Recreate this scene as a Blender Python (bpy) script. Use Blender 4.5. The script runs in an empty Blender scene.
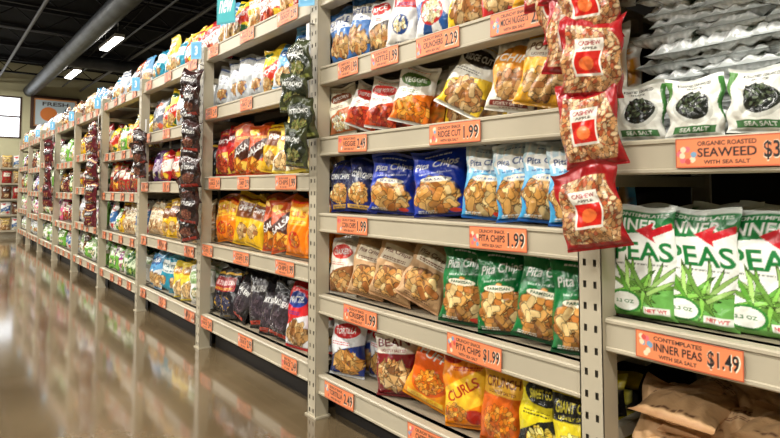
import bpy, math, numpy as np
from mathutils import Vector
S=bpy.context.scene
try: S.view_settings.view_transform='Standard'
except Exception: pass
RNG=np.random.RandomState(7)

# ---------------------------------------------------------------- materials
def lin(c):
    c=np.asarray(c,dtype=float)
    return np.where(c<=0.04045,c/12.92,((c+0.055)/1.055)**2.4)
def L(r,g,b): return tuple(float(v) for v in lin(np.array([r,g,b])/255.0))+(1.0,)
def mat(name,col=None,rough=.5,metal=0,attr=False,bump=0,bscale=50,coat=0,noise=0,nscale=8,emit=None,estr=0,spec=.5,vor=0):
    m=bpy.data.materials.new(name); m.use_nodes=True
    nt=m.node_tree; b=nt.nodes['Principled BSDF']
    b.inputs['Roughness'].default_value=rough; b.inputs['Metallic'].default_value=metal
    b.inputs['Specular IOR Level'].default_value=spec
    if coat: b.inputs['Coat Weight'].default_value=coat; b.inputs['Coat Roughness'].default_value=.15
    if col: b.inputs['Base Color'].default_value=col
    if attr:
        a=nt.nodes.new('ShaderNodeAttribute'); a.attribute_name='Col'
        nt.links.new(a.outputs['Color'],b.inputs['Base Color'])
    tc=nt.nodes.new('ShaderNodeTexCoord')
    if noise and col:
        n=nt.nodes.new('ShaderNodeTexNoise'); n.inputs['Scale'].default_value=nscale; n.inputs['Detail'].default_value=5
        nt.links.new(tc.outputs['Object'],n.inputs['Vector'])
        r=nt.nodes.new('ShaderNodeValToRGB')
        r.color_ramp.elements[0].position=.3; r.color_ramp.elements[1].position=.7
        r.color_ramp.elements[0].color=tuple(c*(1-noise) for c in col[:3])+(1,)
        r.color_ramp.elements[1].color=tuple(min(1,c*(1+noise)) for c in col[:3])+(1,)
        nt.links.new(n.outputs['Fac'],r.inputs['Fac']); nt.links.new(r.outputs['Color'],b.inputs['Base Color'])
    if bump:
        n2=nt.nodes.new('ShaderNodeTexNoise'); n2.inputs['Scale'].default_value=bscale; n2.inputs['Detail'].default_value=3; n2.inputs['Distortion'].default_value=.6
        nt.links.new(tc.outputs['Object'],n2.inputs['Vector'])
        bp=nt.nodes.new('ShaderNodeBump'); bp.inputs['Strength'].default_value=bump; bp.inputs['Distance'].default_value=.01
        nt.links.new(n2.outputs['Fac'],bp.inputs['Height']); nt.links.new(bp.outputs['Normal'],b.inputs['Normal'])
        if vor:   # sharp film creases: warped voronoi facets
            n3=nt.nodes.new('ShaderNodeTexNoise'); n3.inputs['Scale'].default_value=12; n3.inputs['Detail'].default_value=2
            nt.links.new(tc.outputs['Object'],n3.inputs['Vector'])
            vm=nt.nodes.new('ShaderNodeVectorMath'); vm.operation='MULTIPLY_ADD'; vm.inputs[1].default_value=(.05,.05,.05)
            nt.links.new(n3.outputs['Color'],vm.inputs[0]); nt.links.new(tc.outputs['Object'],vm.inputs[2])
            vo=nt.nodes.new('ShaderNodeTexVoronoi'); vo.inputs['Scale'].default_value=34
            nt.links.new(vm.outputs[0],vo.inputs['Vector'])
            b2=nt.nodes.new('ShaderNodeBump'); b2.inputs['Strength'].default_value=vor; b2.inputs['Distance'].default_value=.008
            nt.links.new(vo.outputs['Distance'],b2.inputs['Height']); nt.links.new(bp.outputs['Normal'],b2.inputs['Normal']); nt.links.new(b2.outputs['Normal'],b.inputs['Normal'])
    if emit:
        b.inputs['Emission Color'].default_value=emit; b.inputs['Emission Strength'].default_value=estr
    return m
M_bag=mat('printed_film',attr=True,rough=.25,bump=.42,bscale=30,coat=.25,vor=.36)
M_clear=mat('clear_film_print_and_glare',attr=True,rough=.12,bump=.7,bscale=40,coat=.8,spec=.8,vor=.6)
M_matte=mat('printed_paper',attr=True,rough=.6,bump=.4,bscale=35,vor=.25)
M_tag=mat('printed_card',attr=True,rough=.5)
M_steel=mat('beige_painted_steel',L(180,170,148),rough=.42,noise=.07,nscale=5)
M_deck=mat('shelf_deck_paint',L(144,133,113),rough=.5,noise=.06,nscale=5)
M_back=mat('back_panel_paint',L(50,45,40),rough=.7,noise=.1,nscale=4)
M_dark=mat('dark_kick',L(34,30,28),rough=.7)
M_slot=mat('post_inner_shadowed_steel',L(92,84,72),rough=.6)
M_black=mat('black_ceiling_paint',L(14,14,17),rough=.9,noise=.25,nscale=3,spec=.2)
M_pipe=mat('black_steel',L(22,22,26),rough=.7,spec=.3)
M_gpipe=mat('grey_conduit',L(88,90,96),rough=.5)
M_duct=mat('galvanised_duct',L(78,82,88),rough=.45,metal=.5,noise=.3,nscale=4)
M_lamp=mat('lamp_diffuser',L(255,252,240),rough=.5,emit=(1,.97,.9,1),estr=14)
M_white=mat('white_enamel',L(225,225,222),rough=.4)
M_wall=mat('wall_paint',L(190,186,152),rough=.8,noise=.05,nscale=2)
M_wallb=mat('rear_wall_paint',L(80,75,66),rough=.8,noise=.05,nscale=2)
M_frame=mat('sign_frame_wood',L(70,44,30),rough=.5)
M_plastic=mat('clear_grey_plastic',L(205,205,205),rough=.25)

# ---------------------------------------------------------------- mesh accumulator
class Acc:
    def __init__(s): s.V=[];s.F=[];s.C=[];s.n=0
    def add(s,v,f,c=(1,1,1)):
        v=np.asarray(v,float); f=np.asarray(f,int)
        s.V.append(v); s.F.append(f+s.n); s.n+=len(v)
        c=np.asarray(c,float)
        if c.ndim==1: c=np.tile(c,(len(v),1))
        s.C.append(c)
    def box(s,x0,x1,y0,y1,z0,z1,c=(1,1,1)):
        v=[(x,y,z) for x in(x0,x1) for y in(y0,y1) for z in(z0,z1)]
        s.add(v,[(0,1,3,2),(4,6,7,5),(0,4,5,1),(2,3,7,6),(0,2,6,4),(1,5,7,3)],c)
    def bar(s,p,q,r,n=4,c=(1,1,1)):
        p=np.array(p,float);q=np.array(q,float);d=q-p;d/=np.linalg.norm(d)
        a=np.cross(d,[0,0,1.0]) if abs(d[2])<.95 else np.cross(d,[1.0,0,0])
        a/=np.linalg.norm(a); b=np.cross(d,a); v=[];f=[]
        for i in range(n):
            t=2*math.pi*(i+.5)/n; o=r*(a*math.cos(t)+b*math.sin(t)); v+= [p+o,q+o]
        for i in range(n):
            j=(i+1)%n; f.append((2*i,2*i+1,2*j+1,2*j))
        s.add(v,f,c)
    def build(s,name,m,smooth=False,parent=None):
        V=np.concatenate(s.V);F=np.concatenate(s.F);C=np.concatenate(s.C)
        me=bpy.data.meshes.new(name)
        me.vertices.add(len(V)); me.vertices.foreach_set('co',V.astype(np.float32).ravel())
        me.loops.add(F.size); me.loops.foreach_set('vertex_index',F.astype(np.int32).ravel())
        me.polygons.add(len(F)); me.polygons.foreach_set('loop_start',np.arange(0,F.size,4,dtype=np.int32))
        try: me.polygons.foreach_set('loop_total',np.full(len(F),4,dtype=np.int32))
        except Exception: pass
        me.polygons.foreach_set('use_smooth',np.full(len(F),smooth,dtype=bool))
        me.update(calc_edges=True)
        at=me.color_attributes.new('Col','FLOAT_COLOR','POINT')
        at.data.foreach_set('color',np.hstack([C,np.ones((len(C),1))]).astype(np.float32).ravel())
        me.materials.append(m); me.validate()
        o=bpy.data.objects.new(name,me); S.collection.objects.link(o)
        if parent: o.parent=parent
        return o
def empty(name):
    o=bpy.data.objects.new(name,None); S.collection.objects.link(o); return o

# ---------------------------------------------------------------- print design canvas
_tc={}
def ttris(s):
    if s in _tc: return _tc[s]
    cu=bpy.data.curves.new('tmp','FONT'); cu.body=s; cu.offset=.02; cu.resolution_u=3
    ob=bpy.data.objects.new('tmp',cu); S.collection.objects.link(ob)
    bpy.context.view_layer.update()
    ev=ob.evaluated_get(bpy.context.evaluated_depsgraph_get()); me=ev.to_mesh()
    me.calc_loop_triangles()
    v=np.array([q.co[:2] for q in me.vertices]); t=np.array([q.vertices[:] for q in me.loop_triangles])
    ev.to_mesh_clear(); bpy.data.objects.remove(ob); bpy.data.curves.remove(cu)
    if len(v)==0: _tc[s]=np.zeros((0,3,2)); return _tc[s]
    mn=v.min(0);mx=v.max(0); v=(v-mn)/(mx-mn)-.5
    _tc[s]=v[t]; return _tc[s]
class Cv:
    def __init__(s,bg,w=.68,H=220):
        s.H=H;s.W=max(8,int(H*w)); s.a=np.ones((s.H,s.W,3))*np.array(bg)/255.
        s.X,s.Y=np.meshgrid((np.arange(s.W)+.5)/s.W,(np.arange(s.H)+.5)/s.H)
    def m(s,k,c): s.a[k]=np.array(c)/255.
    def rect(s,x0,y0,x1,y1,c): s.m((s.X>=x0)&(s.X<=x1)&(s.Y>=y0)&(s.Y<=y1),c)
    def ell(s,cx,cy,rx,ry,c,an=0):
        dx=s.X-cx;dy=s.Y-cy; ca,sa=math.cos(an),math.sin(an)
        s.m(((dx*ca+dy*sa)/rx)**2+((-dx*sa+dy*ca)/ry)**2<1,c)
    def grad(s,y0,y1,c):
        k=np.clip((s.Y-y0)/(y1-y0),0,1)[...,None]; s.a=s.a*(1-k)+k*np.array(c)/255.
    def poly(s,pts,c):
        k=np.zeros_like(s.X,bool); n=len(pts)
        for i in range(n):
            x1,y1=pts[i];x2,y2=pts[(i+1)%n]
            if y1==y2: continue
            cr=((y1>s.Y)!=(y2>s.Y))&(s.X<(x2-x1)*(s.Y-y1)/(y2-y1)+x1); k^=cr
        s.m(k,c)
    def text(s,t,cx,cy,w,h,c,rot=0,shear=0):
        T=ttris(t)
        if len(T)==0: return
        ss=3; P=T.copy(); P[...,0]=T[...,0]*w+shear*T[...,1]*h; P[...,1]=T[...,1]*h
        P=P*np.array([s.W,s.H]); ca,sa=math.cos(rot),math.sin(rot)
        P=np.stack([P[...,0]*ca-P[...,1]*sa,P[...,0]*sa+P[...,1]*ca],-1)+np.array([cx*s.W,cy*s.H]); P*=ss
        mk=np.zeros((s.H*ss,s.W*ss),bool)
        for t3 in P:
            x0,y0=np.floor(t3.min(0)).astype(int); x1,y1=np.ceil(t3.max(0)).astype(int)+1
            x0=max(x0,0);y0=max(y0,0);x1=min(x1,s.W*ss);y1=min(y1,s.H*ss)
            if x1<=x0 or y1<=y0: continue
            gx,gy=np.meshgrid(np.arange(x0,x1)+.5,np.arange(y0,y1)+.5)
            e=[]
            for i in range(3):
                a=t3[i];b=t3[(i+1)%3]; e.append((b[0]-a[0])*(gy-a[1])-(b[1]-a[1])*(gx-a[0]))
            k=((e[0]>=0)&(e[1]>=0)&(e[2]>=0))|((e[0]<=0)&(e[1]<=0)&(e[2]<=0))
            mk[y0:y1,x0:x1]|=k
        cov=mk.reshape(s.H,ss,s.W,ss).mean((1,3))[...,None]
        s.a=s.a*(1-cov)+cov*np.array(c)/255.
    def food(s,cx,cy,rx,ry,kind='chip',n=55,seed=1,pal=None,size=1):
        r=np.random.RandomState(seed)
        pal=pal or [(226,178,104),(208,150,76),(240,208,144),(176,108,48),(216,164,92),(196,134,66)]
        asp=s.W/s.H
        for i in range(n):
            q=r.rand()**.5; t=r.rand()*6.283
            x=cx+rx*q*math.cos(t);y=cy+ry*q*math.sin(t)
            c=np.array(pal[r.randint(len(pal))])*(.82+.3*r.rand()); c=np.clip(c,0,255)
            dk=c*.5; a=r.rand()*3.14; z=.7+.5*r.rand()
            if kind=='chip': ra,rb=.085*size*z,.042*size*z
            elif kind=='tri': ra,rb=.1*size*z,.1*size*z
            elif kind=='nut': ra,rb=.045*size,.027*size
            elif kind=='pod': ra,rb=.17*size,.018*size
            else: ra,rb=.035*size,.03*size
            x0=max(0,int((x-ra*1.6/asp)*s.W)-1);x1=min(s.W,int((x+ra*1.6/asp)*s.W)+2)
            y0=max(0,int((y-ra*1.6)*s.H)-1);y1=min(s.H,int((y+ra*1.6)*s.H)+2)
            if x1<=x0 or y1<=y0: continue
            X=(s.X[y0:y1,x0:x1]-x)*asp;Y=s.Y[y0:y1,x0:x1]-y
            u=X*math.cos(a)+Y*math.sin(a);v=-X*math.sin(a)+Y*math.cos(a)
            A=s.a[y0:y1,x0:x1]
            if kind=='tri':
                f=np.maximum(np.maximum(-v,.87*u+.5*v),-.87*u+.5*v)
                A[f<ra*.55]=dk/255; A[f<ra*.46]=c/255
            else:
                p=4 if kind=='chip' else 2
                f=np.abs(u/ra)**p+np.abs(v/rb)**p; A[f<(1.6 if p==4 else 1.3)]=dk/255; A[f<.9]=c/255
    def seal(s,c,c2=None,top=.055,bot=.045):
        s.rect(0,1-top,1,1,c); s.rect(0,0,1,bot,c2 or c)
    def small(s,x0,x1,y,c,n=2,h=.018,seed=3):
        r=np.random.RandomState(seed)
        for i in range(n):
            yy=y-i*h*1.7; x=x0
            while x<x1:
                l=.02+.06*r.rand(); s.rect(x,yy,min(x+l,x1),yy+h*.8,c); x+=l+.015
WH=(240,240,236);BK=(28,26,28)
def pita(bg,dk,t2='SEA SALT',tc=WH,stripes=False,seed=1):
    c=Cv(bg)
    if stripes:
        c.grad(.4,.85,(206,228,238))
        for i in range(6): c.rect(.08+i*.155,.60,.13+i*.155,1,(236,240,240))
    c.ell(.5,.31,.44,.27,dk)
    c.ell(.5,.29,.40,.235,(120,74,36)); c.food(.5,.30,.36,.21,'chip',110,seed)
    c.ell(.5,.53,.30,.04,(236,228,206)); c.text(t2,.5,.53,.44,.032,dk)
    if stripes: c.ell(.5,.73,.47,.095,(246,246,240)); c.text('Pita Chips',.5,.73,.76,.11,(24,58,120),rot=.08,shear=.25)
    else: c.text('Pita Chips',.5,.75,.80,.135,tc,rot=.14,shear=.3)
    c.text('baked in small batches',.5,.63,.62,.026,tc if not stripes else dk,rot=.1)
    c.small(.25,.75,.89,tc if not stripes else dk,1)
    c.small(.1,.45,.075,WH,2,.014); c.ell(.8,.08,.1,.03,(220,60,40)); c.seal(tuple(np.array(bg)*.8) if not stripes else (225,236,240),dk); return c
def peas(seed=1):
    c=Cv((242,244,238),.62)
    c.poly([(0,.73),(0,1),(1,1),(1,.80),(.75,.775),(.4,.75)],(32,124,62))
    c.rect(0,.95,1,1,(226,232,226))
    c.text('CONTEMPLATES',.5,.918,.84,.032,WH)
    c.text('INNER',.42,.83,.74,.105,WH)
    c.poly([(.45,.775),(.74,.67),(.71,.72),(.99,.79),(.97,.85),(.70,.79),(.72,.86)],(206,30,42))
    c.text('PEAS',.52,.59,.88,.17,(26,122,56))
    c.text('oven baked green pea snack',.5,.475,.8,.024,(60,70,60))
    c.poly([(0,.0),(1,0),(1,.30),(.7,.24),(.3,.26),(0,.20)],(110,176,84))
    c.food(.58,.30,.36,.10,'pod',20,seed,[(136,196,84),(112,168,66),(172,216,120),(92,154,54)])
    c.ell(.3,.14,.26,.10,(58,138,56)); c.ell(.3,.14,.22,.08,(238,240,232)); c.text('3.3 OZ',.3,.14,.28,.03,(60,110,60))
    c.rect(.58,.05,.95,.11,(236,240,230)); c.text('NET WT',.76,.08,.3,.03,(190,36,44))
    return c
def seaweed(seed=1):
    c=Cv((240,240,232),.92)
    c.poly([(0,.5),(0,1),(.16,1),(.06,.7)],(92,150,70)); c.poly([(1,.2),(1,1),(.9,1),(.93,.6)],(70,132,62))
    c.ell(.5,.46,.36,.25,(206,208,200)); c.ell(.5,.50,.30,.22,(30,34,30))
    c.food(.5,.54,.26,.17,'nut',90,seed,[(40,48,38),(72,84,62),(26,30,26),(94,106,80)],.8)
    c.text('ROASTED SEAWEED',.5,.87,.56,.05,(60,66,60)); c.text('SNACK',.5,.80,.28,.04,(60,66,60))
    c.rect(.14,.07,.86,.18,(70,120,70)); c.text('SEA SALT',.5,.125,.5,.06,WH); c.seal((225,228,222)); return c
def kraft(seed=1,win=True,tx='Pita Crisps',lab=(228,214,188)):
    c=Cv((196,156,112)); c.seal((176,132,90))
    c.rect(.14,.62,.86,.86,lab); c.text(tx,.5,.77,.62,.08,(96,44,26),shear=.2); c.small(.22,.78,.67,(120,70,40),2)
    if win: c.ell(.5,.33,.36,.23,(120,78,44)); c.food(.5,.33,.30,.19,'chip',90,seed)
    c.small(.2,.8,.1,(90,50,30),2); return c
def gen(bg,band,acc,seed=1,kind='chip',title='CHIPS',pal=None,tcol=WH,lay=0,w=.68,H=220,sealc=None,sub='LIGHTLY SALTED'):
    c=Cv(bg,w,H); r=np.random.RandomState(seed); n=90
    if lay==0:
        c.rect(0,.60,1,.86,band); c.text(title,.5,.75,.76,.11,tcol,rot=.05); c.text(sub,.5,.64,.62,.035,acc)
        c.food(.5,.3,.36,.18,kind,n,seed,pal,.9)
    elif lay==1:
        c.poly([(0,.0),(1,.0),(1,.54),(.5,.46),(0,.30)],band); c.food(.58,.24,.36,.16,kind,n,seed,pal,.9)
        c.ell(.5,.74,.40,.12,acc); c.text(title,.5,.74,.60,.09,tcol,rot=.1); c.small(.2,.8,.9,band,1); c.small(.15,.7,.55,acc,2)
    elif lay==2:
        c.ell(.5,.5,.48,.36,band); c.food(.5,.34,.28,.15,kind,n,seed,pal,.85)
        c.text(title,.5,.68,.72,.11,tcol,rot=-.06,shear=.2); c.rect(.1,.06,.9,.13,acc); c.text(sub,.5,.095,.6,.035,bg)
    elif lay==3:
        for i in range(6): c.poly([(.5,.5),(math.cos(i*1.05)+.5,math.sin(i*1.05)+.5),(math.cos(i*1.05+.5)+.5,math.sin(i*1.05+.5)+.5)],band)
        c.ell(.5,.34,.32,.19,acc); c.food(.5,.33,.26,.14,kind,n,seed,pal,.85); c.rect(.12,.64,.88,.82,acc); c.text(title,.5,.73,.66,.10,tcol)
    elif lay==4:
        c.food(.5,.5,.62,.55,kind,260,seed,pal); c.rect(.14,.44,.86,.72,band); c.text(title,.5,.62,.6,.1,tcol); c.small(.24,.76,.5,acc,2)
        c.rect(0,.86,1,1,band)
    elif lay==5:
        c.rect(.12,.52,.88,.82,band); c.text(title,.5,.70,.62,.10,tcol); c.small(.2,.8,.58,acc,2); c.ell(.5,.28,.26,.14,acc); c.food(.5,.28,.2,.1,kind,40,seed,pal,.8); c.rect(0,.88,1,.92,acc)
    elif lay==6:
        c.poly([(0,.45),(1,.75),(1,.35),(0,.1)],band); c.text(title,.5,.47,.78,.12,tcol,rot=.42); c.ell(.72,.16,.2,.09,acc); c.ell(.3,.84,.24,.07,acc); c.small(.3,.9,.72,acc,2)
        c.food(.3,.2,.24,.1,kind,40,seed,pal,.9)
    c.small(.3,.7,.04,acc,1,.014); c.seal(sealc or tuple(np.array(bg)*.85)); return c
TAN=[(214,170,110),(196,146,86),(232,196,140),(170,112,62)]
POP=[(246,238,206),(238,222,170),(250,246,228),(226,200,140)]
ORG=[(240,150,40),(226,120,24),(250,176,70),(200,96,20)]
NUT=[(230,196,148),(206,160,106),(244,220,180),(170,112,66)]
RED=[(190,60,36),(214,96,50),(160,40,28)]
GRN=[(90,140,60),(130,170,80),(60,110,50)]
D={}
D['blue']=pita((18,54,172),(8,24,98),seed=1)
D['navy']=gen((14,32,112),(10,22,70),(230,180,80),2,'chip','CORN CHIPS',lay=2)
D['lblue']=pita((62,160,216),(20,80,150),'NUT & SEED',stripes=True,seed=3)
D['green']=pita((8,112,54),(4,62,32),'PARMESAN',seed=4)
D['kraft']=kraft(5); D['kraft2']=kraft(6,False,'OVEN TOASTED',(206,170,128))
D['whitebrown']=gen((234,226,210),(150,96,56),(200,50,40),7,'chip','CRACKERS',TAN,lay=1)
D['bluered']=gen((226,228,232),(30,50,120),(200,36,40),8,'tri','TORTILLA',lay=1)
D['maroon']=gen((128,26,34),(236,228,214),(150,40,40),9,'tri','BEAN',TAN,tcol=(110,24,30),lay=0)
D['orange']=gen((244,152,16),(228,92,10),(255,214,60),10,'nut','PUFFS',ORG,lay=2,sub='CHEESE')
D['orange2']=gen((240,138,14),(250,196,50),(190,40,20),63,'nut','CURLS',ORG,lay=6,tcol=(170,40,20))
D['orbrown']=gen((204,92,22),(244,184,60),(110,40,20),11,'nut','CRUNCH',ORG,lay=0,tcol=(110,36,16))
D['yelblk']=gen((222,204,30),(24,26,24),(24,26,24),12,'nut','SWEET CORN',[(240,214,90),(226,190,60),(250,232,140)],lay=1,tcol=(236,220,70))
D['yelblk2']=gen((224,204,40),(28,28,26),(236,220,70),13,'nut','GIANT CORN',[(240,214,90),(226,190,60),(250,232,140)],lay=0,tcol=(236,220,70))
D['cream']=gen((238,230,206),(196,110,60),(120,60,30),14,'pop','POPCORN',POP,lay=1)
D['whred']=gen((242,238,230),(214,70,30),(196,44,34),15,'chip','SWEET POTATO',RED,lay=1)
D['whorg']=gen((242,238,230),(236,120,30),(84,120,60),16,'chip','VEGGIE',ORG,lay=1)
D['whyel']=gen((246,244,232),(246,206,50),(40,34,30),17,'chip','RIDGE CUT',TAN,lay=1)
D['gold']=gen((236,170,30),(244,238,220),(110,60,24),18,'chip','POTATO',TAN,lay=0,tcol=(110,60,24))
D['gold2']=gen((244,238,222),(226,150,40),(120,40,30),19,'chip','CHIPS',TAN,lay=2)
D['bluewh']=gen((58,110,176),(236,236,236),(40,80,150),20,'chip','KETTLE',TAN,lay=0,tcol=(30,60,130))
D['blkwh']=gen((236,232,226),(60,50,48),(190,40,40),21,'chip','RICE',TAN,lay=1,tcol=WH)
D['whblu']=gen((240,240,240),(40,90,160),(200,50,50),22,'pop','POPPED',POP,lay=3)
D['whr2']=gen((242,240,236),(200,44,44),(40,70,130),62,'pop','KETTLE CORN',POP,lay=5,tcol=WH)
D['redwh']=gen((200,36,40),(240,236,230),(200,50,50),23,'chip','LENTIL',TAN,lay=0,tcol=(190,36,40))
D['brown']=gen((122,76,46),(214,180,130),(240,220,180),24,'chip','CRUNCHERS',TAN,lay=0,tcol=(80,40,20))
def cashew():
    c=Cv((140,76,46),.74); c.food(.5,.5,.62,.55,'nut',620,31,[(228,180,130),(206,150,96),(240,206,160),(186,92,56)],.85)
    c.rect(0,.86,1,1,(158,22,28)); c.rect(0,0,1,.09,(158,22,28)); c.poly([(0,.86),(0,.5),(.14,.86)],(168,24,30)); c.poly([(1,.86),(1,.52),(.82,.86)],(168,24,30)); c.poly([(1,0),(1,.3),(.8,.0)],(158,20,28)); c.poly([(0,0),(0,.2),(.16,.0)],(158,20,28))
    c.rect(.24,.28,.70,.72,(240,234,222)); c.rect(.27,.31,.67,.57,(212,34,26)); c.ell(.47,.43,.12,.08,(244,120,60)); c.text('CASHEW',.47,.665,.36,.05,(150,22,30)); c.text('APPLE',.47,.605,.26,.035,(60,50,40)); return c
D['cashew']=cashew()
D['peas']=peas(); D['seaweed']=seaweed()
def G(n,*a,**k):
    k.setdefault('H',140); D[n]=gen(*a,**k)
G('olive',(62,68,40),(34,40,26),(150,160,80),33,'nut','PISTACHIO',[(120,130,70),(160,150,90)],lay=2)
G('darkbr',(58,34,32),(34,20,22),(180,60,50),34,'nut','CHERRY',[(110,60,50),(140,90,70)],lay=2)
G('maroonb',(96,26,38),(40,26,30),(200,150,90),35,'nut','BERRY',[(120,30,40),(80,20,50)],lay=5)
G('silver',(196,200,204),(236,238,240),(70,90,140),36,'chip','SEA SALT',TAN,lay=5,tcol=(70,80,110))
G('silver2',(150,154,162),(110,116,130),(200,90,60),37,'nut','TRAIL',NUT,lay=6)
G('yellow',(240,210,70),(248,242,214),(180,120,30),38,'chip','PLANTAIN',TAN,lay=1)
G('yellow2',(232,182,26),(120,64,24),(120,60,20),39,'chip','CHIPS',TAN,lay=5)
G('yellow3',(244,206,40),(200,50,30),(40,90,50),60,'chip','CORN',TAN,lay=6)
G('lorange',(240,132,20),(248,196,60),(200,50,30),40,'nut','CURLS',ORG,lay=5,tcol=(190,50,20))
G('dorange',(200,76,20),(70,34,24),(250,200,80),41,'tri','SALSA',ORG,lay=6)
G('red',(194,30,28),(240,200,60),(120,20,24),42,'tri','SPICY',RED,lay=1)
G('red2',(180,24,30),(240,236,226),(240,200,60),61,'tri','HOT',RED,lay=6,tcol=(180,24,30))
G('black',(26,25,30),(60,54,60),(200,60,40),43,'tri','BLACK BEAN',[(70,60,70),(96,80,90)],lay=2)
G('black2',(30,28,36),(150,26,32),(230,180,60),44,'tri','BLUE CORN',[(60,60,90),(80,80,110)],lay=5)
G('rwb',(210,36,42),(232,232,236),(36,60,140),45,'chip','PRETZEL',TAN,lay=1)
G('teal',(40,150,180),(230,236,230),(20,90,130),46,'chip','PITA',TAN,lay=5,tcol=(20,90,110))
G('lgreen',(116,178,70),(236,240,220),(60,110,50),47,'pop','SNACK',POP,lay=5,tcol=(50,100,40))
G('dgreen',(24,96,46),(220,230,200),(180,210,90),57,'pop','GREENS',GRN,lay=6,tcol=(30,80,40))
G('pink',(228,100,146),(240,226,226),(160,40,90),48,'pop','SWEETS',POP,lay=5,tcol=(160,40,90))
G('white',(238,237,232),(150,180,120),(100,130,90),49,'pop','RICE CAKE',POP,lay=5)
G('white2',(240,240,238),(60,110,170),(200,60,60),58,'pop','CAKES',POP,lay=6)
G('white3',(236,232,224),(120,50,110),(180,60,120),59,'pop','BITES',POP,lay=5)
G('tan',(200,168,124),(232,220,190),(120,80,44),50,'nut','ALMONDS',NUT,lay=4,tcol=(100,60,30))
G('tan2',(186,146,96),(236,206,120),(120,60,30),51,'nut','CASHEWS',NUT,lay=4,tcol=(90,50,24))
G('brownb',(104,62,40),(60,36,28),(230,200,150),52,'nut','MIX',NUT,lay=5)
G('jar',(160,34,36),(236,226,206),(60,110,60),53,'pop','JAM',RED,lay=5,tcol=(60,40,30))
G('lb2',(100,168,218),(240,240,244),(40,90,150),54,'chip','CRISPS',TAN,lay=1)
G('olivey',(150,140,60),(224,214,150),(80,90,40),55,'chip','AVOCADO',TAN,lay=1)
G('purp',(104,44,130),(226,210,230),(60,30,80),56,'pop','GRAPE',POP,lay=6,tcol=(80,40,100))
def tray():
    c=Cv((222,226,226),.8); c.rect(.08,.35,.92,.8,(110,116,108)); c.food(.5,.56,.42,.22,'nut',120,5,[(46,56,44),(90,100,80),(150,156,140),(220,224,220)])
    for i in range(12): c.rect(.02+i*.085,0,.05+i*.085,.34,(246,248,248)); c.rect(.02+i*.085,.7,.05+i*.085,1,(246,248,248))  # white streaks: glare of the clear film, painted into the colour
    r=np.random.RandomState(4)
    for i in range(10): x=r.rand()*.9; c.rect(x,.08+.2*r.rand(),x+.07,.30,(96,108,96))
    c.rect(0,0,1,.05,(188,194,192)); return c
D['tray']=tray()
for k in D: D[k].lin=lin(np.clip(D[k].a,0,1))
def samp(c,u,v):
    A=c.lin;H,W=A.shape[:2]; x=np.clip(u*W-.5,0,W-1.001);y=np.clip(v*H-.5,0,H-1.001)
    i=x.astype(int);j=y.astype(int);fx=(x-i)[...,None];fy=(y-j)[...,None]
    return (A[j,i]*(1-fx)+A[j,i+1]*fx)*(1-fy)+(A[j+1,i]*(1-fx)+A[j+1,i+1]*fx)*fy

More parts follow.
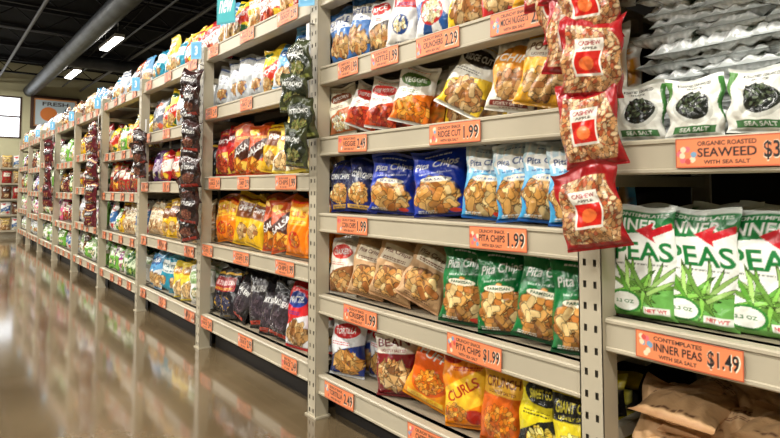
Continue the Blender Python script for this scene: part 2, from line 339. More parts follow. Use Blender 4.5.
# ---------------------------------------------------------------- bag builder
def rot(P,ax,a):
    c,s=math.cos(a),math.sin(a); x,y,z=P[...,0],P[...,1],P[...,2]
    if ax=='x': return np.stack([x,y*c-z*s,y*s+z*c],-1)
    if ax=='y': return np.stack([x*c+z*s,y,-x*s+z*c],-1)
    return np.stack([x*c-y*s,x*s+y*c,z],-1)
def bag(acc,s,zt,w,h,t,d,yaw=12,lean=6,roll=0,y=.03,kind='pillow',step=.0024,seed=None,center=False,crum=1.0):
    r=np.random.RandomState(seed if seed is not None else RNG.randint(1e6))
    nu=max(7,int(w/step));nv=max(9,int(h/step))
    u=np.linspace(-1,1,nu);v=np.linspace(0,1,nv);U,V=np.meshgrid(u,v)
    if kind=='pouch':
        pr=np.minimum(1,(V/.06)**.5)*(1-V)**.55; side=(1-np.abs(U)**4)**.6
    else:
        q=np.clip((V-.035)/.915,0,1)**.82; pr=np.sin(np.pi*q)**.6; side=(1-np.abs(U)**2.6)**.6
    T=t/2*pr*side
    Wd=w/2*(1-(.09 if kind=='pillow' else .015)*pr)
    wr=np.zeros_like(U)
    for i in range(8):
        kx,ky=r.uniform(-7,7),r.uniform(-10,10); wr+=(np.abs(np.sin(kx*U+ky*V+r.rand()*6))-.6)*r.uniform(.3,1)
    wr*=.0030*crum*pr
    k1,k2=r.uniform(9,15),r.uniform(9,15)
    rad=np.exp(-(1-V)/.17)*(np.sin(U*k1+r.rand()*6)+.5*np.sin(U*k1*1.9+r.rand()*6))+np.exp(-V/.15)*np.sin(U*k2+r.rand()*6)
    wr+=.0050*crum*rad*np.clip(pr*1.6,0,1)*side
    bend=r.uniform(-.016,.026)*np.clip((V-.8)/.2,0,1)**2 + .0035*np.sin(U*4+r.rand()*6)*np.clip((V-.85)/.15,0,1)
    ex=.0035*np.sin(V*r.uniform(8,16)+r.rand()*6)
    ez=.006*crum*np.sin(U*3+r.rand()*6)*np.clip((V-.7)/.3,0,1)
    fr=np.stack([U*Wd+ex,-(T+wr)+bend,V*h+ez],-1)
    col=samp(d,(U+1)/2,V)
    bs=max(1,int(.008/step)); iu=np.unique(np.append(np.arange(0,nu,bs),nu-1)); iv=np.unique(np.append(np.arange(0,nv,bs),nv-1))
    bk=np.stack([U*Wd+ex,T-wr*.6+bend+.0004,V*h+ez],-1)[np.ix_(iv,iu)]
    def X(P):
        P=P.copy(); P[...,2]-=h/2; P=rot(P,'y',math.radians(roll)); P=rot(P,'x',-math.radians(lean)); P=rot(P,'z',math.radians(yaw)); return P
    A=X(fr);B=X(bk)
    zm=min(A[...,2].min(),B[...,2].min()); ym=min(A[...,1].min(),B[...,1].min())
    off=np.array([-s,y-ym,zt-zm]) if not center else np.array([-s,y,zt])
    A=A+off;B=B+off
    def grid(a,b,flip=False):
        I=np.arange(a*b).reshape(a,b); f=np.stack([I[:-1,:-1],I[:-1,1:],I[1:,1:],I[1:,:-1]],-1).reshape(-1,4)
        return f[:,::-1] if flip else f
    acc.add(A.reshape(-1,3),grid(nv,nu),col.reshape(-1,3))
    acc.add(B.reshape(-1,3),grid(len(iv),len(iu),True),col[np.ix_(iv,iu)].reshape(-1,3))
GR={}
def g(name):
    if name not in GR: GR[name]=Acc()
    return GR[name]
def put(name,s,zt,w,h,t,d,rows=3,step=.0021,yaw=14,lean=6,roll=0,y=.03,kind='pillow',jit=1,dy=.085,crum=1.15):
    a=g(name); bag(a,s,zt,w,h,t,D[d],yaw,lean,roll,y,kind,step,crum=crum)
    for k in range(1,rows):
        bag(a,s+RNG.uniform(-.012,.012)*jit,zt,w,h*RNG.uniform(.96,1.06),t,D[d],yaw*.4+RNG.uniform(-6,6)*jit,lean+RNG.uniform(-3,3),RNG.uniform(-4,4)*jit,y+k*dy,kind,.009)

P0=.728; B=1.22; HB=.0375
def posts(k): return P0+B*k
shelves={0:[.13,.44,.76,1.06,1.345,1.665],1:[.155,.55,.92,1.31,1.655],-1:[.13,.565,.965,1.45]}
far={2:[.15,.52,.90,1.25,1.63],3:[.15,.48,.82,1.16,1.62],4:[.15,.5,.86,1.2,1.6],5:[.15,.46,.8,1.15,1.6],6:[.15,.5,.86,1.2,1.6],7:[.15,.46,.8,1.15,1.58],8:[.15,.5,.85,1.2,1.58]}
shelves.update(far)
top={k:[z+HB+.001 for z in v] for k,v in shelves.items()}

# ---- middle bay
z=top[0]
put('corn_chip_bags',1.85,z[2],.15,.20,.07,'navy',yaw=10,roll=-4); put('corn_chip_bags',1.735,z[2],.14,.205,.07,'navy',yaw=24,roll=5)
put('blue_pita_chip_bags',1.565,z[2],.19,.215,.085,'blue',yaw=26,roll=4); put('blue_pita_chip_bags',1.325,z[2],.20,.22,.09,'blue',yaw=22,roll=-4)
put('blue_pita_chip_bags',1.44,z[2],.19,.215,.08,'blue',yaw=10,rows=2,y=.13)
for s_,ro in((1.115,4),(.995,-5),(.90,4),(.815,-1)): put('light_blue_pita_chip_bags',s_,z[2],.15,.225,.07,'lblue',yaw=24,roll=ro,lean=5)
put('cracker_bags',1.85,z[1],.145,.225,.07,'whitebrown',yaw=12)
put('kraft_pita_crisp_bags',1.69,z[1],.16,.22,.08,'kraft',yaw=24,roll=9); put('kraft_pita_crisp_bags',1.545,z[1],.18,.225,.08,'kraft',yaw=20,roll=13)
put('kraft_pita_crisp_bags',1.395,z[1],.175,.215,.09,'kraft',yaw=30,roll=24,lean=13,crum=2)
for s_,ro in((1.205,3),(1.06,-3),(.915,8),(.81,0)): put('green_pita_chip_bags',s_,z[1],.16,.242,.075,'green',yaw=22,roll=ro,lean=6)
put('tortilla_chip_bags',1.83,z[0],.165,.235,.08,'bluered',yaw=20); put('tortilla_chip_bags',1.71,z[0],.14,.235,.08,'bluered',yaw=8,y=.12,rows=2)
put('bean_chip_bags',1.54,z[0],.17,.245,.08,'maroon',yaw=24,roll=-5)
put('cheese_puff_bags',1.35,z[0],.175,.24,.08,'orange',yaw=24,roll=18); put('cheese_puff_bags',1.205,z[0],.165,.245,.08,'orange2',yaw=18,roll=-6)
put('crunchy_curl_bags',1.06,z[0],.14,.235,.075,'orbrown',yaw=16,roll=3)
put('sweet_corn_bags',.925,z[0],.14,.245,.07,'yelblk',yaw=18,roll=4); put('sweet_corn_bags',.815,z[0],.145,.235,.07,'yelblk2',yaw=14,roll=-4)
put('popcorn_bags',1.86,z[3],.14,.20,.07,'cream',yaw=14,roll=-6)
put('sweet_potato_chip_bags',1.72,z[3],.145,.18,.07,'whred',yaw=26,roll=20); put('sweet_potato_chip_bags',1.60,z[3],.14,.19,.07,'whred',yaw=22,roll=10)
put('veggie_chip_bags',1.44,z[3],.155,.205,.07,'whorg',yaw=24,roll=14)
put('ridge_chip_bags',1.18,z[3],.165,.235,.085,'whyel',yaw=24,roll=28,lean=10); put('ridge_chip_bags',1.29,z[3],.14,.225,.08,'whyel',yaw=10,y=.12,rows=2)
put('potato_chip_bags',1.005,z[3],.15,.22,.08,'gold2',yaw=22,roll=10); put('potato_chip_bags',.895,z[3],.16,.215,.08,'gold',yaw=20,roll=12); put('potato_chip_bags',.80,z[3],.13,.22,.08,'gold2',yaw=8,y=.06)
for s_,w_,d_,n_ in((1.86,.13,'bluewh','kettle_chip_bags'),(1.74,.125,'bluewh','kettle_chip_bags'),(1.61,.115,'blkwh','rice_chip_bags'),(1.48,.135,'whr2','popped_chip_bags'),(1.335,.14,'whblu','popped_chip_bags'),(1.185,.145,'whyel','lentil_chip_bags'),(1.05,.135,'redwh','lentil_chip_bags'),(.915,.13,'gold','kettle_corn_bags'),(.80,.12,'gold2','kettle_corn_bags')):
    put(n_,s_,z[4],w_,.25*RNG.uniform(.9,1.06),.075,d_,yaw=16+RNG.uniform(-6,8),roll=RNG.uniform(-9,9),step=.003)
for i in range(8): put('highest_shelf_chip_bags',1.86-i*.15,z[5],.14,.22,.08,['orbrown','gold','redwh','bluewh'][i%4],step=.007,rows=2)
# ---- right bay
z=top[-1]
for i in range(9):
    put('pea_crisp_pouches',.642-i*.119,z[1],.150,.252,.05,'peas',yaw=RNG.uniform(-1,4),lean=4,roll=RNG.uniform(-1.5,1.5),y=.03+min(i,4)*.016,kind='pouch',rows=3,step=.0018 if i<4 else .006,crum=.8)
for s_ in (.635,.515,.395,.28,.165,.05,-.08,-.2,-.33):
    put('seaweed_snack_bags',s_,z[2],.116,.132,.042,'seaweed',yaw=12+RNG.uniform(-6,8),lean=5,roll=RNG.uniform(-3,3),y=.03,rows=1,step=.0016 if s_>.25 else .006,crum=1.1)
a=g('seaweed_tray_pack_stack')
for L_ in range(11):
    for i in range(8):
        bag(a,.585-i*.125+RNG.uniform(-.012,.012)+(L_%2)*.02,z[2]+.033*L_,.17,.20,.055,D['tray'],yaw=RNG.uniform(-6,6),lean=(84 if L_%3 else 76)+RNG.uniform(-4,4),roll=RNG.uniform(-5,5),y=.135+RNG.uniform(-.01,.015),step=.003,crum=2.6)
a=g('kraft_bag_pile')
for L_ in range(7):
    for i in range(5):
        bag(a,.57-i*.19+RNG.uniform(-.03,.03),z[0]+.034*L_,.18,.24,.055,D['kraft2'],yaw=RNG.uniform(-10,14),lean=84+RNG.uniform(-6,4),roll=RNG.uniform(-8,8),y=.045+RNG.uniform(0,.03),step=.005,crum=1.6)
for (s_,z0,yw,ro,ln) in((.61,.27,16,6,38),(.485,.29,-4,-14,52),(.38,.26,20,8,42),(.27,.30,8,-8,55),(.15,.27,0,10,45),(.02,.28,0,-6,45),(-.12,.28,0,4,45),
    (.57,.345,-12,20,66),(.44,.375,24,-10,70),(.30,.355,-6,14,68),(.18,.36,6,-10,70)):
    bag(a,s_,z0,.165,.21,.05,D['kraft2'],yaw=yw,lean=ln,roll=ro,y=.05 if ln<60 else .13,step=.0028,crum=2)
for i in range(7): put('highest_shelf_snack_bags',.62-i*.16,z[3],.15,.22,.08,['rwb','gold'][i%2],step=.009,rows=2)

# ---- bays to the left
def row(k,j,specs,w=.155,h=.24,t=.075,step=.006,n=8,rows=2,rj=10,yaw=14,mix=0,hv=.1):
    s0=posts(k+1)-.11; s1=posts(k)+.10
    for i in range(n):
        s_=s0+(s1-s0)*i/(n-1)+(RNG.uniform(-.012,.012) if 0<i<n-1 else 0); d_,nm=specs[min(len(specs)-1,int(i*len(specs)/n))]
        if mix and RNG.rand()<mix: d_=specs[RNG.randint(len(specs))][0]
        hh=h*RNG.uniform(1-hv,1+hv*.6); ro=RNG.uniform(-rj,rj); le=RNG.uniform(3,9)
        if RNG.rand()<.2 and 0<i<n-1: ro*=1.7; le=14; hh*=.9
        put(nm,s_,top[k][j],w*RNG.uniform(.90,1.08),hh,t,d_,rows=rows,step=step,yaw=yaw+RNG.uniform(-12,12),roll=ro,lean=le,y=.022+RNG.uniform(0,.035),crum=1.4)
row(1,0,[('black2','blue_corn_chip_bags'),('black','black_bean_chip_bags'),('black','black_bean_chip_bags'),('rwb','pretzel_bags')],h=.27,step=.0036)
row(1,1,[('lorange','cheese_curl_bags'),('yellow2','cheese_curl_bags'),('dorange','salsa_chip_bags'),('lorange','salsa_chip_bags')],h=.27,w=.165,step=.0036)
row(1,2,[('red','spicy_chip_bags'),('dorange','spicy_chip_bags'),('yellow2','yellow_corn_chip_bags'),('yellow','yellow_corn_chip_bags'),('olivey','avocado_chip_bags')],h=.27,w=.16,step=.0036)
row(1,3,[('silver','sea_salt_chip_bags'),('silver','sea_salt_chip_bags'),('yellow3','plantain_chip_bags'),('lb2','blue_crisp_bags'),('white2','popped_snack_bags')],h=.25,step=.0036,hv=.14)
row(1,4,[('lb2','highest_shelf_crisp_bags'),('yellow3','highest_shelf_crisp_bags'),('red2','highest_shelf_crisp_bags'),('gold','highest_shelf_crisp_bags'),('brown','highest_shelf_crisp_bags')],h=.24,step=.005,hv=.2,rj=16,n=9,mix=.3)
row(2,0,[('lb2','light_blue_crisp_bags'),('teal','light_blue_crisp_bags'),('yellow','cream_chip_bags'),('white','cream_chip_bags')],h=.25,step=.006)
row(2,1,[('tan','almond_bags'),('yellow2','cashew_bags'),('tan2','cashew_bags'),('tan','cashew_bags')],h=.25,step=.006,mix=0)
row(2,2,[('purp','grape_snack_bags'),('red2','red_snack_bags'),('yellow2','red_snack_bags'),('black2','dark_trail_mix_bags')],h=.22,step=.006)
row(2,3,[('silver2','trail_mix_bags'),('yellow3','trail_mix_bags'),('silver','trail_mix_bags'),('silver','trail_mix_bags')],h=.26,step=.006)
row(2,4,[('teal','topmost_chip_bags'),('yellow','topmost_chip_bags'),('dorange','topmost_chip_bags'),('red2','topmost_chip_bags')],h=.24,step=.006,hv=.22,rj=16,n=9,mix=.3)
pal={3:[['white','lgreen','dgreen','white3'],['white2','yellow2','tan','lgreen'],['jar','jar','maroonb','dorange'],['yellow2','lgreen','yellow3','yellow'],['teal','lb2','silver','dorange']],
4:[['dgreen','lgreen','white','brownb'],['silver','white2','white3','lgreen'],['dgreen','yellow3','jar','white'],['yellow2','maroonb','brownb','red2'],['yellow','tan','lb2','brownb']],
5:[['white','white2','lgreen','silver'],['pink','white3','maroonb','jar'],['brownb','maroonb','dgreen','yellow2'],['white','lgreen','yellow','purp'],['brownb','dorange','silver','brown']],
6:[['white','lgreen','white2','silver'],['white3','dgreen','brownb','lgreen'],['brownb','white','lgreen','white'],['purp','pink','white','maroonb'],['teal','brown','silver','tan']],
7:[['white','silver','white','white2'],['white','pink','white3','lgreen'],['brownb','purp','lb2','white'],['maroonb','white','brownb','dgreen'],['silver','white','brown','tan']],
8:[['white','white','white2','silver'],['pink','white','lgreen','white3'],['brownb','dgreen','jar','white'],['white','purp','brownb','lgreen'],['brown','silver','white','silver']]}
NM=['base_shelf','lower_shelf','middle_shelf','upper_shelf','topmost_shelf']
for k in pal:
    for j in range(5):
        row(k,j,[(d_,NM[j]+'_snack_bags') for d_ in pal[k][j]],w=.115,h=.22 if j in(0,4) else .25,step=.009,n=12,rows=1 if k>5 else 2,rj=11,mix=.45,hv=.25,t=.07)
for n_,a_ in GR.items():
    a_.build(n_,M_matte if 'kraft' in n_ else (M_clear if 'tray' in n_ else M_bag),True)

# ---------------------------------------------------------------- hanging clip strips
def strip(name,s,bags,d,w,h,step,y=-.075,seed=0,ztop=None,crum=1.8):
    r=np.random.RandomState(seed); e=empty(name); a=Acc()
    for i,(zc,ds) in enumerate(bags):
        bag(a,s+ds,zc,w,h,.055,D[d],yaw=r.uniform(8,34),lean=-6+r.uniform(-5,5),roll=r.uniform(-14,14),y=y-.012*(i%2),step=step,center=True,crum=crum)
    a.build('snack_bags',M_bag,True,e)
    b=Acc(); zs=[q[0] for q in bags]; zt=ztop or max(zs)+h/2+.08
    b.box(-s-.012,-s+.012,y+.036,y+.038,min(zs),zt)
    for q in zs: b.box(-s-.016,-s+.016,y+.018,y+.036,q+h/2-.02,q+h/2-.005)
    b.box(-s-.012,-s+.012,y+.036,-.016,zt-.003,zt)
    b.build('clip_strip',M_plastic,False,e)
strip('hanging_cashew_bag_strip',.685,[(1.42,.10),(1.40,.02),(1.345,.07),(1.315,-.01),(1.25,.03),(1.185,-.015),(1.035,.0),(.855,-.005)],'cashew',.138,.185,.0018,seed=3,ztop=1.5,crum=1.9)
strip('hanging_pistachio_bag_strip',1.955,[(1.40,0),(1.28,.02),(1.17,-.02),(1.06,0)],'olive',.13,.17,.003,seed=5)
strip('hanging_dried_cherry_bag_strip',3.15,[(1.48-i*.1,(-1)**i*.025) for i in range(9)],'darkbr',.14,.17,.005,seed=6,ztop=1.60)
strip('hanging_snack_bag_strip',4.15,[(1.22,.02),(1.13,-.02),(1.04,0)],'darkbr',.13,.16,.007,seed=8)
strip('hanging_dried_berry_bag_strip',5.62,[(1.40-i*.11,(-1)**i*.03) for i in range(8)],'maroonb',.16,.17,.008,seed=9)
strip('hanging_dried_berry_bag_strip',8.05,[(1.40-i*.11,(-1)**i*.03) for i in range(7)],'maroonb',.16,.17,.011,seed=10)

# ---------------------------------------------------------------- gondola shelving
shelf=empty('gondola_shelving')
pa=Acc();ba=Acc();da=Acc();bk=Acc();kk=Acc();sl=Acc()
def post(s,zt):
    cs=[0,.013,.021,.039,.047,.060]; x0=-s-.030; n=int(zt/.05)
    for i in range(n):
        z0=i*.05; zz=[z0,z0+.017,z0+.033,z0+.05]
        for j in range(3):
            for c in range(5):
                if j==1 and c in(1,3): continue
                xa,xb=x0+cs[c],x0+cs[c+1]
                pa.add([(xa,-.014,zz[j]),(xb,-.014,zz[j]),(xb,-.014,zz[j+1]),(xa,-.014,zz[j+1])],[(0,1,2,3)])
    zt=n*.05
    pa.box(x0,x0+.003,-.014,.045,0,zt); pa.box(x0+.057,x0+.06,-.014,.045,0,zt); pa.box(x0,x0+.06,-.014,-.010,zt,zt+.003)
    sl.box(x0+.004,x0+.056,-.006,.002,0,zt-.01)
    pa.box(x0+.004,x0+.056,.60,.65,0,zt)
    pa.box(x0-.01,x0+.07,-.02,.05,0,.006)
    for zz in (.3,.9,1.5): pa.box(-s-.012,-s+.012,.045,.60,zz,zz+.03)
for k in range(-1,10): post(posts(k),1.7 if k>1 else 2.1)
prof=[(.05,.0375),(0,.0375),(-.004,.034),(-.004,.028),(0,.026),(0,-.026),(-.004,-.028),(-.004,-.034),(0,-.0375),(.05,-.0375)]
for k,zs in shelves.items():
    xa,xb=-posts(k+1)+.0305,-posts(k)-.0305
    for z_ in zs:
        v=[];f=[]
        for (yy,q) in prof: v+=[(xa,yy,z_+q),(xb,yy,z_+q)]
        for i in range(len(prof)-1): f.append((2*i,2*i+2,2*i+3,2*i+1))
        ba.add(v,f); da.box(xa,xb,.03,.598,z_+HB-.02,z_+HB)
        da.box(xa,xb,.3,.33,z_-.02,z_+HB-.02)
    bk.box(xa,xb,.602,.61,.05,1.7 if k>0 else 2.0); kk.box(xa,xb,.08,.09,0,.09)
pa.build('posts',M_steel,parent=shelf);ba.build('shelf_beams',M_steel,parent=shelf);da.build('shelf_decks',M_deck,parent=shelf)
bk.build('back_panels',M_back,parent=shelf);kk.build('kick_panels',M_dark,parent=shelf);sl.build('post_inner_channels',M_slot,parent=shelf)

# ---------------------------------------------------------------- price tags
OR=(234,136,88)
def tagc(title,price,sub='CRUNCHY SNACK',seed=0,aspect=3.3,H=64):
    c=Cv(OR,aspect,H); r=np.random.RandomState(seed)
    c.rect(0,0,1,.05,(190,90,60)); c.rect(0,.95,1,1,(190,90,60)); c.rect(0,0,.01,1,(190,90,60)); c.rect(.99,0,1,1,(190,90,60))
    for i in range(9): c.ell(.03+r.rand()*.13,.2+.6*r.rand(),.025,.10,[(226,110,120),(120,160,190),(246,214,180),(210,80,70)][r.randint(4)])
    c.text(sub,.42,.80,.46,.15,BK); c.text(title,.42,.50,.46,.30,BK); c.text('WITH SEA SALT',.42,.18,.36,.13,BK)
    c.text(price,.835,.48,.28,.66,(250,238,214)); c.text(price,.83,.49,.265,.60,BK); c.lin=lin(np.clip(c.a,0,1)); return c
def tag(acc,s,zc,c,w=.21,h=.062,step=.002,tilt=0):
    nu=max(6,int(w/step));nv=max(4,int(h/step)); U,V=np.meshgrid(np.linspace(0,1,nu),np.linspace(0,1,nv))
    X=(U-.5)*w;Z=(V-.5)*h;ca,sa=math.cos(tilt),math.sin(tilt)
    bow=.003*np.sin(np.pi*U)
    P=np.stack([-s+X*ca-Z*sa,-.0065-bow,zc+X*sa+Z*ca],-1).reshape(-1,3)
    I=np.arange(nu*nv).reshape(nv,nu); f=np.stack([I[:-1,:-1],I[:-1,1:],I[1:,1:],I[1:,:-1]],-1).reshape(-1,4)
    acc.add(P,f,samp(c,U,V).reshape(-1,3))
ta=Acc(); zz=shelves[0]
for s_,z_,t_,p_,w_ in((1.72,zz[4],'CHIPS','1.99',.13),(1.50,zz[4],'KETTLE','1.99',.15),(1.24,zz[4],'CRUNCHERS','2.29',.19),(.925,zz[4],'MOCHI NUGGETS','2.99',.2),
  (1.69,zz[3],'VEGGIE','2.49',.18),(1.17,zz[3],'RIDGE CUT','1.99',.21),
  (1.69,zz[2],'CORN CHIPS','1.99',.19),(1.01,zz[2],'PITA CHIPS','1.99',.20),
  (1.64,zz[1],'CRISPS','1.99',.20),(1.10,zz[1],'PITA CHIPS','$1.99',.205),
  (1.77,zz[0],'TORTILLA','2.49',.19),(1.275,zz[0],'CHEESE PUFFS','1.88',.21)):
    tag(ta,s_,z_,tagc(t_,p_,seed=int(s_*100)),w=w_,step=.0017,tilt=RNG.uniform(-.03,.03))
zz=shelves[-1]
tag(ta,.415,zz[2]+.004,tagc('SEAWEED','$3.49','ORGANIC ROASTED',3,4.2),w=.23,h=.06,step=.0015)
tag(ta,.52,zz[1]-.002,tagc('INNER PEAS','$1.49','CONTEMPLATES',4,3.6),w=.21,h=.058,step=.0015,tilt=-.01)
tag(ta,.05,zz[1],tagc('INNER PEAS','$1.49','CONTEMPLATES',4,4),w=.2,step=.004)
fc=[tagc('CHIPS','1.99',seed=1,H=40),tagc('SNACK','2.49',seed=2,H=40),tagc('CRUNCHY','2.99',seed=5,H=40)]
for k in range(1,9):
    for j,z_ in enumerate(shelves[k]):
        n=3 if k<3 else 4
        for i in range(n):
            tag(ta,posts(k)+.2+(B-.35)*i/(n-1)+RNG.uniform(-.05,.05),z_,fc[RNG.randint(3)],w=RNG.uniform(.12,.19) if k<3 else .11,step=.003 if k<2 else .01)
ta.build('price_tags',M_tag)

# light-blue category flags on the posts + teal sign
fa=Acc()
def card(canvas,s,y,z_,w,h,nx,ny,acc,yaw=0,th=.002):
    U,V=np.meshgrid(np.linspace(0,1,nx),np.linspace(0,1,ny)); X=(U-.5)*w
    for off,fl in((-th/2,False),(th/2,True)):
        P=np.stack([-s+X*math.cos(yaw)-off*math.sin(yaw),y+X*math.sin(yaw)+off*math.cos(yaw),z_+(V-.5)*h],-1).reshape(-1,3)
        I=np.arange(nx*ny).reshape(ny,nx); f=np.stack([I[:-1,:-1],I[:-1,1:],I[1:,1:],I[1:,:-1]],-1).reshape(-1,4)
        acc.add(P,f[:,::-1] if fl else f,samp(canvas,U,V).reshape(-1,3))
fl=Cv((120,186,224),.8,60); fl.rect(.1,.1,.9,.9,(96,170,214)); fl.text('3',.5,.5,.3,.5,WH); fl.lin=lin(fl.a)
for k in range(1,9): card(fl,posts(k)+.0,-.05,1.68 if k<3 else 1.66,.07,.10,16,16,fa,yaw=.6)
fa.build('shelf_marker_flags',M_tag)
st=Acc(); tc_=Cv((28,140,150),.9,80); tc_.rect(.06,.06,.94,.94,(40,164,172)); tc_.text('new',.5,.55,.7,.4,WH,shear=.2); tc_.lin=lin(tc_.a)
card(tc_,2.80,-.03,1.84,.13,.17,60,70,st,yaw=.4); st.box(-2.803,-2.797,-.028,-.024,1.69,1.76,tuple(lin(np.array([.8,.8,.8])))); st.build('new_item_sign',M_tag)

# ---------------------------------------------------------------- end display past the gondola
ed=Acc(); x0,x1=-13.6,-12.2
for z_ in(.1,.38,.66,.94,1.22): ed.box(x0,x1,-.25,.55,z_,z_+.03)
ed.box(x0,x0+.04,-.25,.55,0,1.45);ed.box(x1-.04,x1,-.25,.55,0,1.45);ed.box(x0+.04,x1-.04,.53,.55,.13,1.45)
de=empty('white_end_display'); ed.build('shelf_frame',M_steel,parent=de)
ea=Acc()
for j,z_ in enumerate((.13,.41,.69,.97,1.25)):
    for i in range(9): bag(ea,12.30+i*.145,z_+.001,.125,.22,.07,D[['white','jar','tan2','lgreen','white2','dorange'][(i//2+j)%6]],y=-.245,step=.014)
for j,z_ in enumerate((.13,.41,.69,.97,1.25)):   # packages on the side facing the gondola
    for i in range(4): bag(ea,12.17,z_+.001,.15,.22,.06,D[['tan2','white2','brownb','jar'][(i+j)%4]],yaw=90,lean=0,y=-.22+i*.17,step=.014)
for z_ in(.1,.38,.66,.94,1.22): ed2=None
ea.build('packages',M_bag,True,de)
sd=Acc()
for z_ in(.1,.38,.66,.94,1.22): sd.box(-12.2,-12.11,-.25,.55,z_,z_+.03)
sd.build('side_ledges',M_steel,parent=de)

# ---------------------------------------------------------------- room
def plane_box(name,b,m):
    a=Acc(); a.box(*b); return a.build(name,m)
XE,XR,YF,YB,ZC=-20,5,-8,7,4.6
fo=plane_box('floor',(XE,XR,YF,YB,-.1,0),M_dark)
m=bpy.data.materials.new('polished_concrete'); m.use_nodes=True; nt=m.node_tree; b=nt.nodes['Principled BSDF']
tc=nt.nodes.new('ShaderNodeTexCoord')
def nz(sc,de,ro=.6):
    n=nt.nodes.new('ShaderNodeTexNoise'); n.inputs['Scale'].default_value=sc;n.inputs['Detail'].default_value=de;n.inputs['Roughness'].default_value=ro
    nt.links.new(tc.outputs['Object'],n.inputs['Vector']); return n
n1=nz(.9,8);n2=nz(40,6,.7)
r1=nt.nodes.new('ShaderNodeValToRGB'); r1.color_ramp.elements[0].position=.35;r1.color_ramp.elements[1].position=.68
r1.color_ramp.elements[0].color=L(100,84,61);r1.color_ramp.elements[1].color=L(140,121,92)
nt.links.new(n1.outputs['Fac'],r1.inputs['Fac'])
mx=nt.nodes.new('ShaderNodeMix');mx.data_type='RGBA';mx.blend_type='MULTIPLY';mx.inputs[0].default_value=.35
nt.links.new(r1.outputs['Color'],mx.inputs[6]);nt.links.new(n2.outputs['Fac'],mx.inputs[7]);nt.links.new(mx.outputs[2],b.inputs['Base Color'])
mr=nt.nodes.new('ShaderNodeMapRange');mr.inputs[3].default_value=.07;mr.inputs[4].default_value=.18
nt.links.new(n1.outputs['Fac'],mr.inputs[0]);nt.links.new(mr.outputs[0],b.inputs['Roughness'])
b.inputs['Specular IOR Level'].default_value=.6
b.inputs['Coat Weight'].default_value=.7;b.inputs['Coat Roughness'].default_value=.075
fo.data.materials[0]=m
plane_box('ceiling',(XE,XR,YF,YB,ZC,ZC+.1),M_black)
# end wall with high daylight windows
we=Acc(); wy=[(-2.6,-1.0),(-.7,.85)]; wz0,wz1=2.35,3.6
we.box(XE-.1,XE,YF,YB,0,wz0); we.box(XE-.1,XE,YF,YB,wz1,ZC)
e=[YF]+[q for p in wy for q in p]+[YB]
for i in range(0,len(e),2): we.box(XE-.1,XE,e[i],e[i+1],wz0,wz1)
we.build('wall_end',M_wall)
for i,(a0,a1) in enumerate(wy):
    wf=Acc()
    for yy in(a0,(a0+a1)/2-.02,a1-.04): wf.box(XE-.07,XE+.02,yy,yy+.04,wz0,wz1)
    for z_ in(wz0,(wz0+wz1)/2,wz1-.04): wf.box(XE-.07,XE+.02,a0,a1,z_,z_+.04)
    wf.build('window_%d'%(i+1),M_frame)
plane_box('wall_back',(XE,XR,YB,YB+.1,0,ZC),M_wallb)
plane_box('wall_front',(XE,XR,YF-.1,YF,0,ZC),M_wall)
plane_box('wall_right',(XR,XR+.1,YF,YB,0,ZC),M_wall)
j=Acc()
for i in range(13):
    x=-18.8+i*1.8; j.box(x-.04,x+.04,YF,YB,4.50,4.58); j.box(x-.03,x+.03,YF,YB,4.10,4.15)
    for q in range(30):
        y0=YF+.5*q; j.bar((x,y0,4.13 if q%2 else 4.52),(x,y0+.5,4.52 if q%2 else 4.13),.015)
j.build('ceiling_joists',M_pipe)
p=Acc()
for yy,zz_,rr in((.2,4.0,.03),(2.4,3.95,.035),(3.2,4.0,.05),(-1.0,4.02,.025),(4.6,3.9,.06),(1.9,4.03,.02)): p.bar((XE,yy,zz_),(XR,yy,zz_),rr,8)
for xx in(-3.2,-7.1,-10.4,-13.9): p.bar((xx,YF,4.2),(xx,YB,4.2),.02,8)
p.build('ceiling_pipes',M_gpipe)
cb=Acc()
for q in range(6):
    y0=1.5+q*.7; x0_=-16
    for i in range(24):
        a_=(x0_+i*.8,y0,3.95-.10*abs(math.sin(i*math.pi/4))); b_=(x0_+(i+1)*.8,y0,3.95-.10*abs(math.sin((i+1)*math.pi/4))); cb.bar(a_,b_,.008,5)
cb.build('ceiling_cables',M_pipe)
d=Acc(); d.bar((XE,1.05,3.80),(XR,1.05,3.80),.17,24)
for i in range(40): d.bar((XE+.6*i,1.05,3.80),(XE+.6*i+.03,1.05,3.80),.18,24)
d.bar((-14.5,1.05,3.80),(-14.5,YB,3.80),.15,20)
d.build('ventilation_duct',M_duct,True)
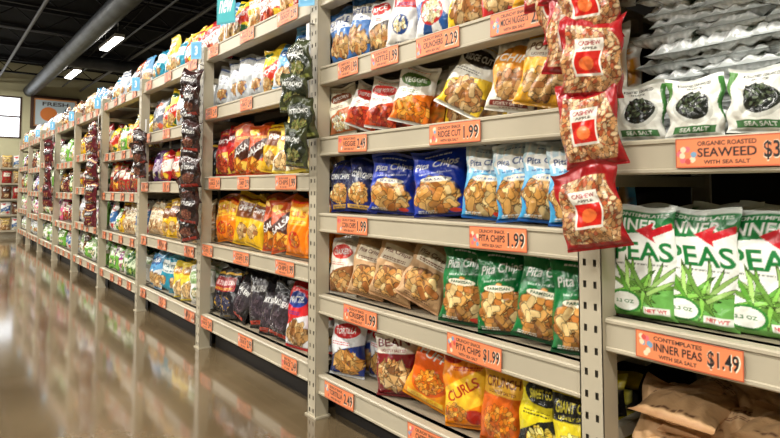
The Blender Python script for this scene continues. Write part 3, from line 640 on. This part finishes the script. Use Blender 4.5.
# lamps
lf=Acc();ll=Acc()
lamps=[(2.2-i*2.9,yy) for yy in(-1.9,-4.6) for i in range(8)]+[(x,1.5) for x in(-12.1,-16.0)]+[(x,4.4) for x in(-12.5,-16.5)]+[(-18.5,-.2)]
for x,yy in lamps:
    zL=3.75
    lf.box(x-.66,x+.66,yy-.09,yy+.09,zL,zL+.06); ll.box(x-.63,x+.63,yy-.07,yy+.07,zL-.02,zL)
    for q in(-.5,.5): lf.bar((x+q,yy,zL+.06),(x+q,yy,ZC),.004)
    la=bpy.data.lights.new('tube_lamp','AREA'); la.shape='RECTANGLE'; la.size=1.25; la.size_y=.16
    la.energy=(108 if yy<-1 else 22); la.color=(1,.955,.87)
    lo=bpy.data.objects.new('tube_lamp',la); lo.location=(x,yy,zL-.03); S.collection.objects.link(lo)
    if yy==-1.9: lo.rotation_euler=(math.radians(12),0,0)
    if yy==-4.6: lo.rotation_euler=(math.radians(30),0,0)
fx=empty('ceiling_light_fixtures'); lf.build('housings',M_white,parent=fx); ll.build('diffusers',M_lamp,parent=fx)
# framed sign on the end wall
sg=Acc(); cs=Cv((216,150,90),1.3,80); cs.rect(.04,.05,.96,.95,(190,206,214)); cs.ell(.35,.45,.2,.25,(226,130,60)); cs.poly([(.5,.2),(.9,.2),(.75,.7)],(60,90,120)); cs.text('FRESH',.5,.82,.6,.14,(50,40,40)); cs.lin=lin(cs.a)
U,V=np.meshgrid(np.linspace(0,1,90),np.linspace(0,1,70)); P=np.stack([np.full_like(U,XE+.05),1.15+U*1.15,2.75+V*.85],-1).reshape(-1,3)
I=np.arange(6300).reshape(70,90); sg.add(P,np.stack([I[:-1,:-1],I[:-1,1:],I[1:,1:],I[1:,:-1]],-1).reshape(-1,4),samp(cs,U,V).reshape(-1,3))
ps=empty('framed_wall_sign'); sg.build('picture',M_tag,parent=ps)
fr=Acc(); fr.box(XE+.005,XE+.08,1.07,1.15,2.67,3.68);fr.box(XE+.005,XE+.08,2.3,2.38,2.67,3.68);fr.box(XE+.005,XE+.08,1.15,2.3,2.67,2.75);fr.box(XE+.005,XE+.08,1.15,2.3,3.60,3.68)
fr.build('frame',M_frame,parent=ps)
w=bpy.data.worlds.new('World'); S.world=w; w.use_nodes=True; w.node_tree.nodes['Background'].inputs[0].default_value=(.93,.97,1,1); w.node_tree.nodes['Background'].inputs[1].default_value=2.5

# ---------------------------------------------------------------- camera
cd=bpy.data.cameras.new('camera'); cam=bpy.data.objects.new('camera',cd); S.collection.objects.link(cam)
cam.location=(0,-1.204,.90); cam.rotation_euler=(math.radians(93),0,math.radians(50.8))
cd.sensor_width=36; cd.lens=26; cd.shift_y=-.0788; cd.clip_start=.05; S.camera=cam
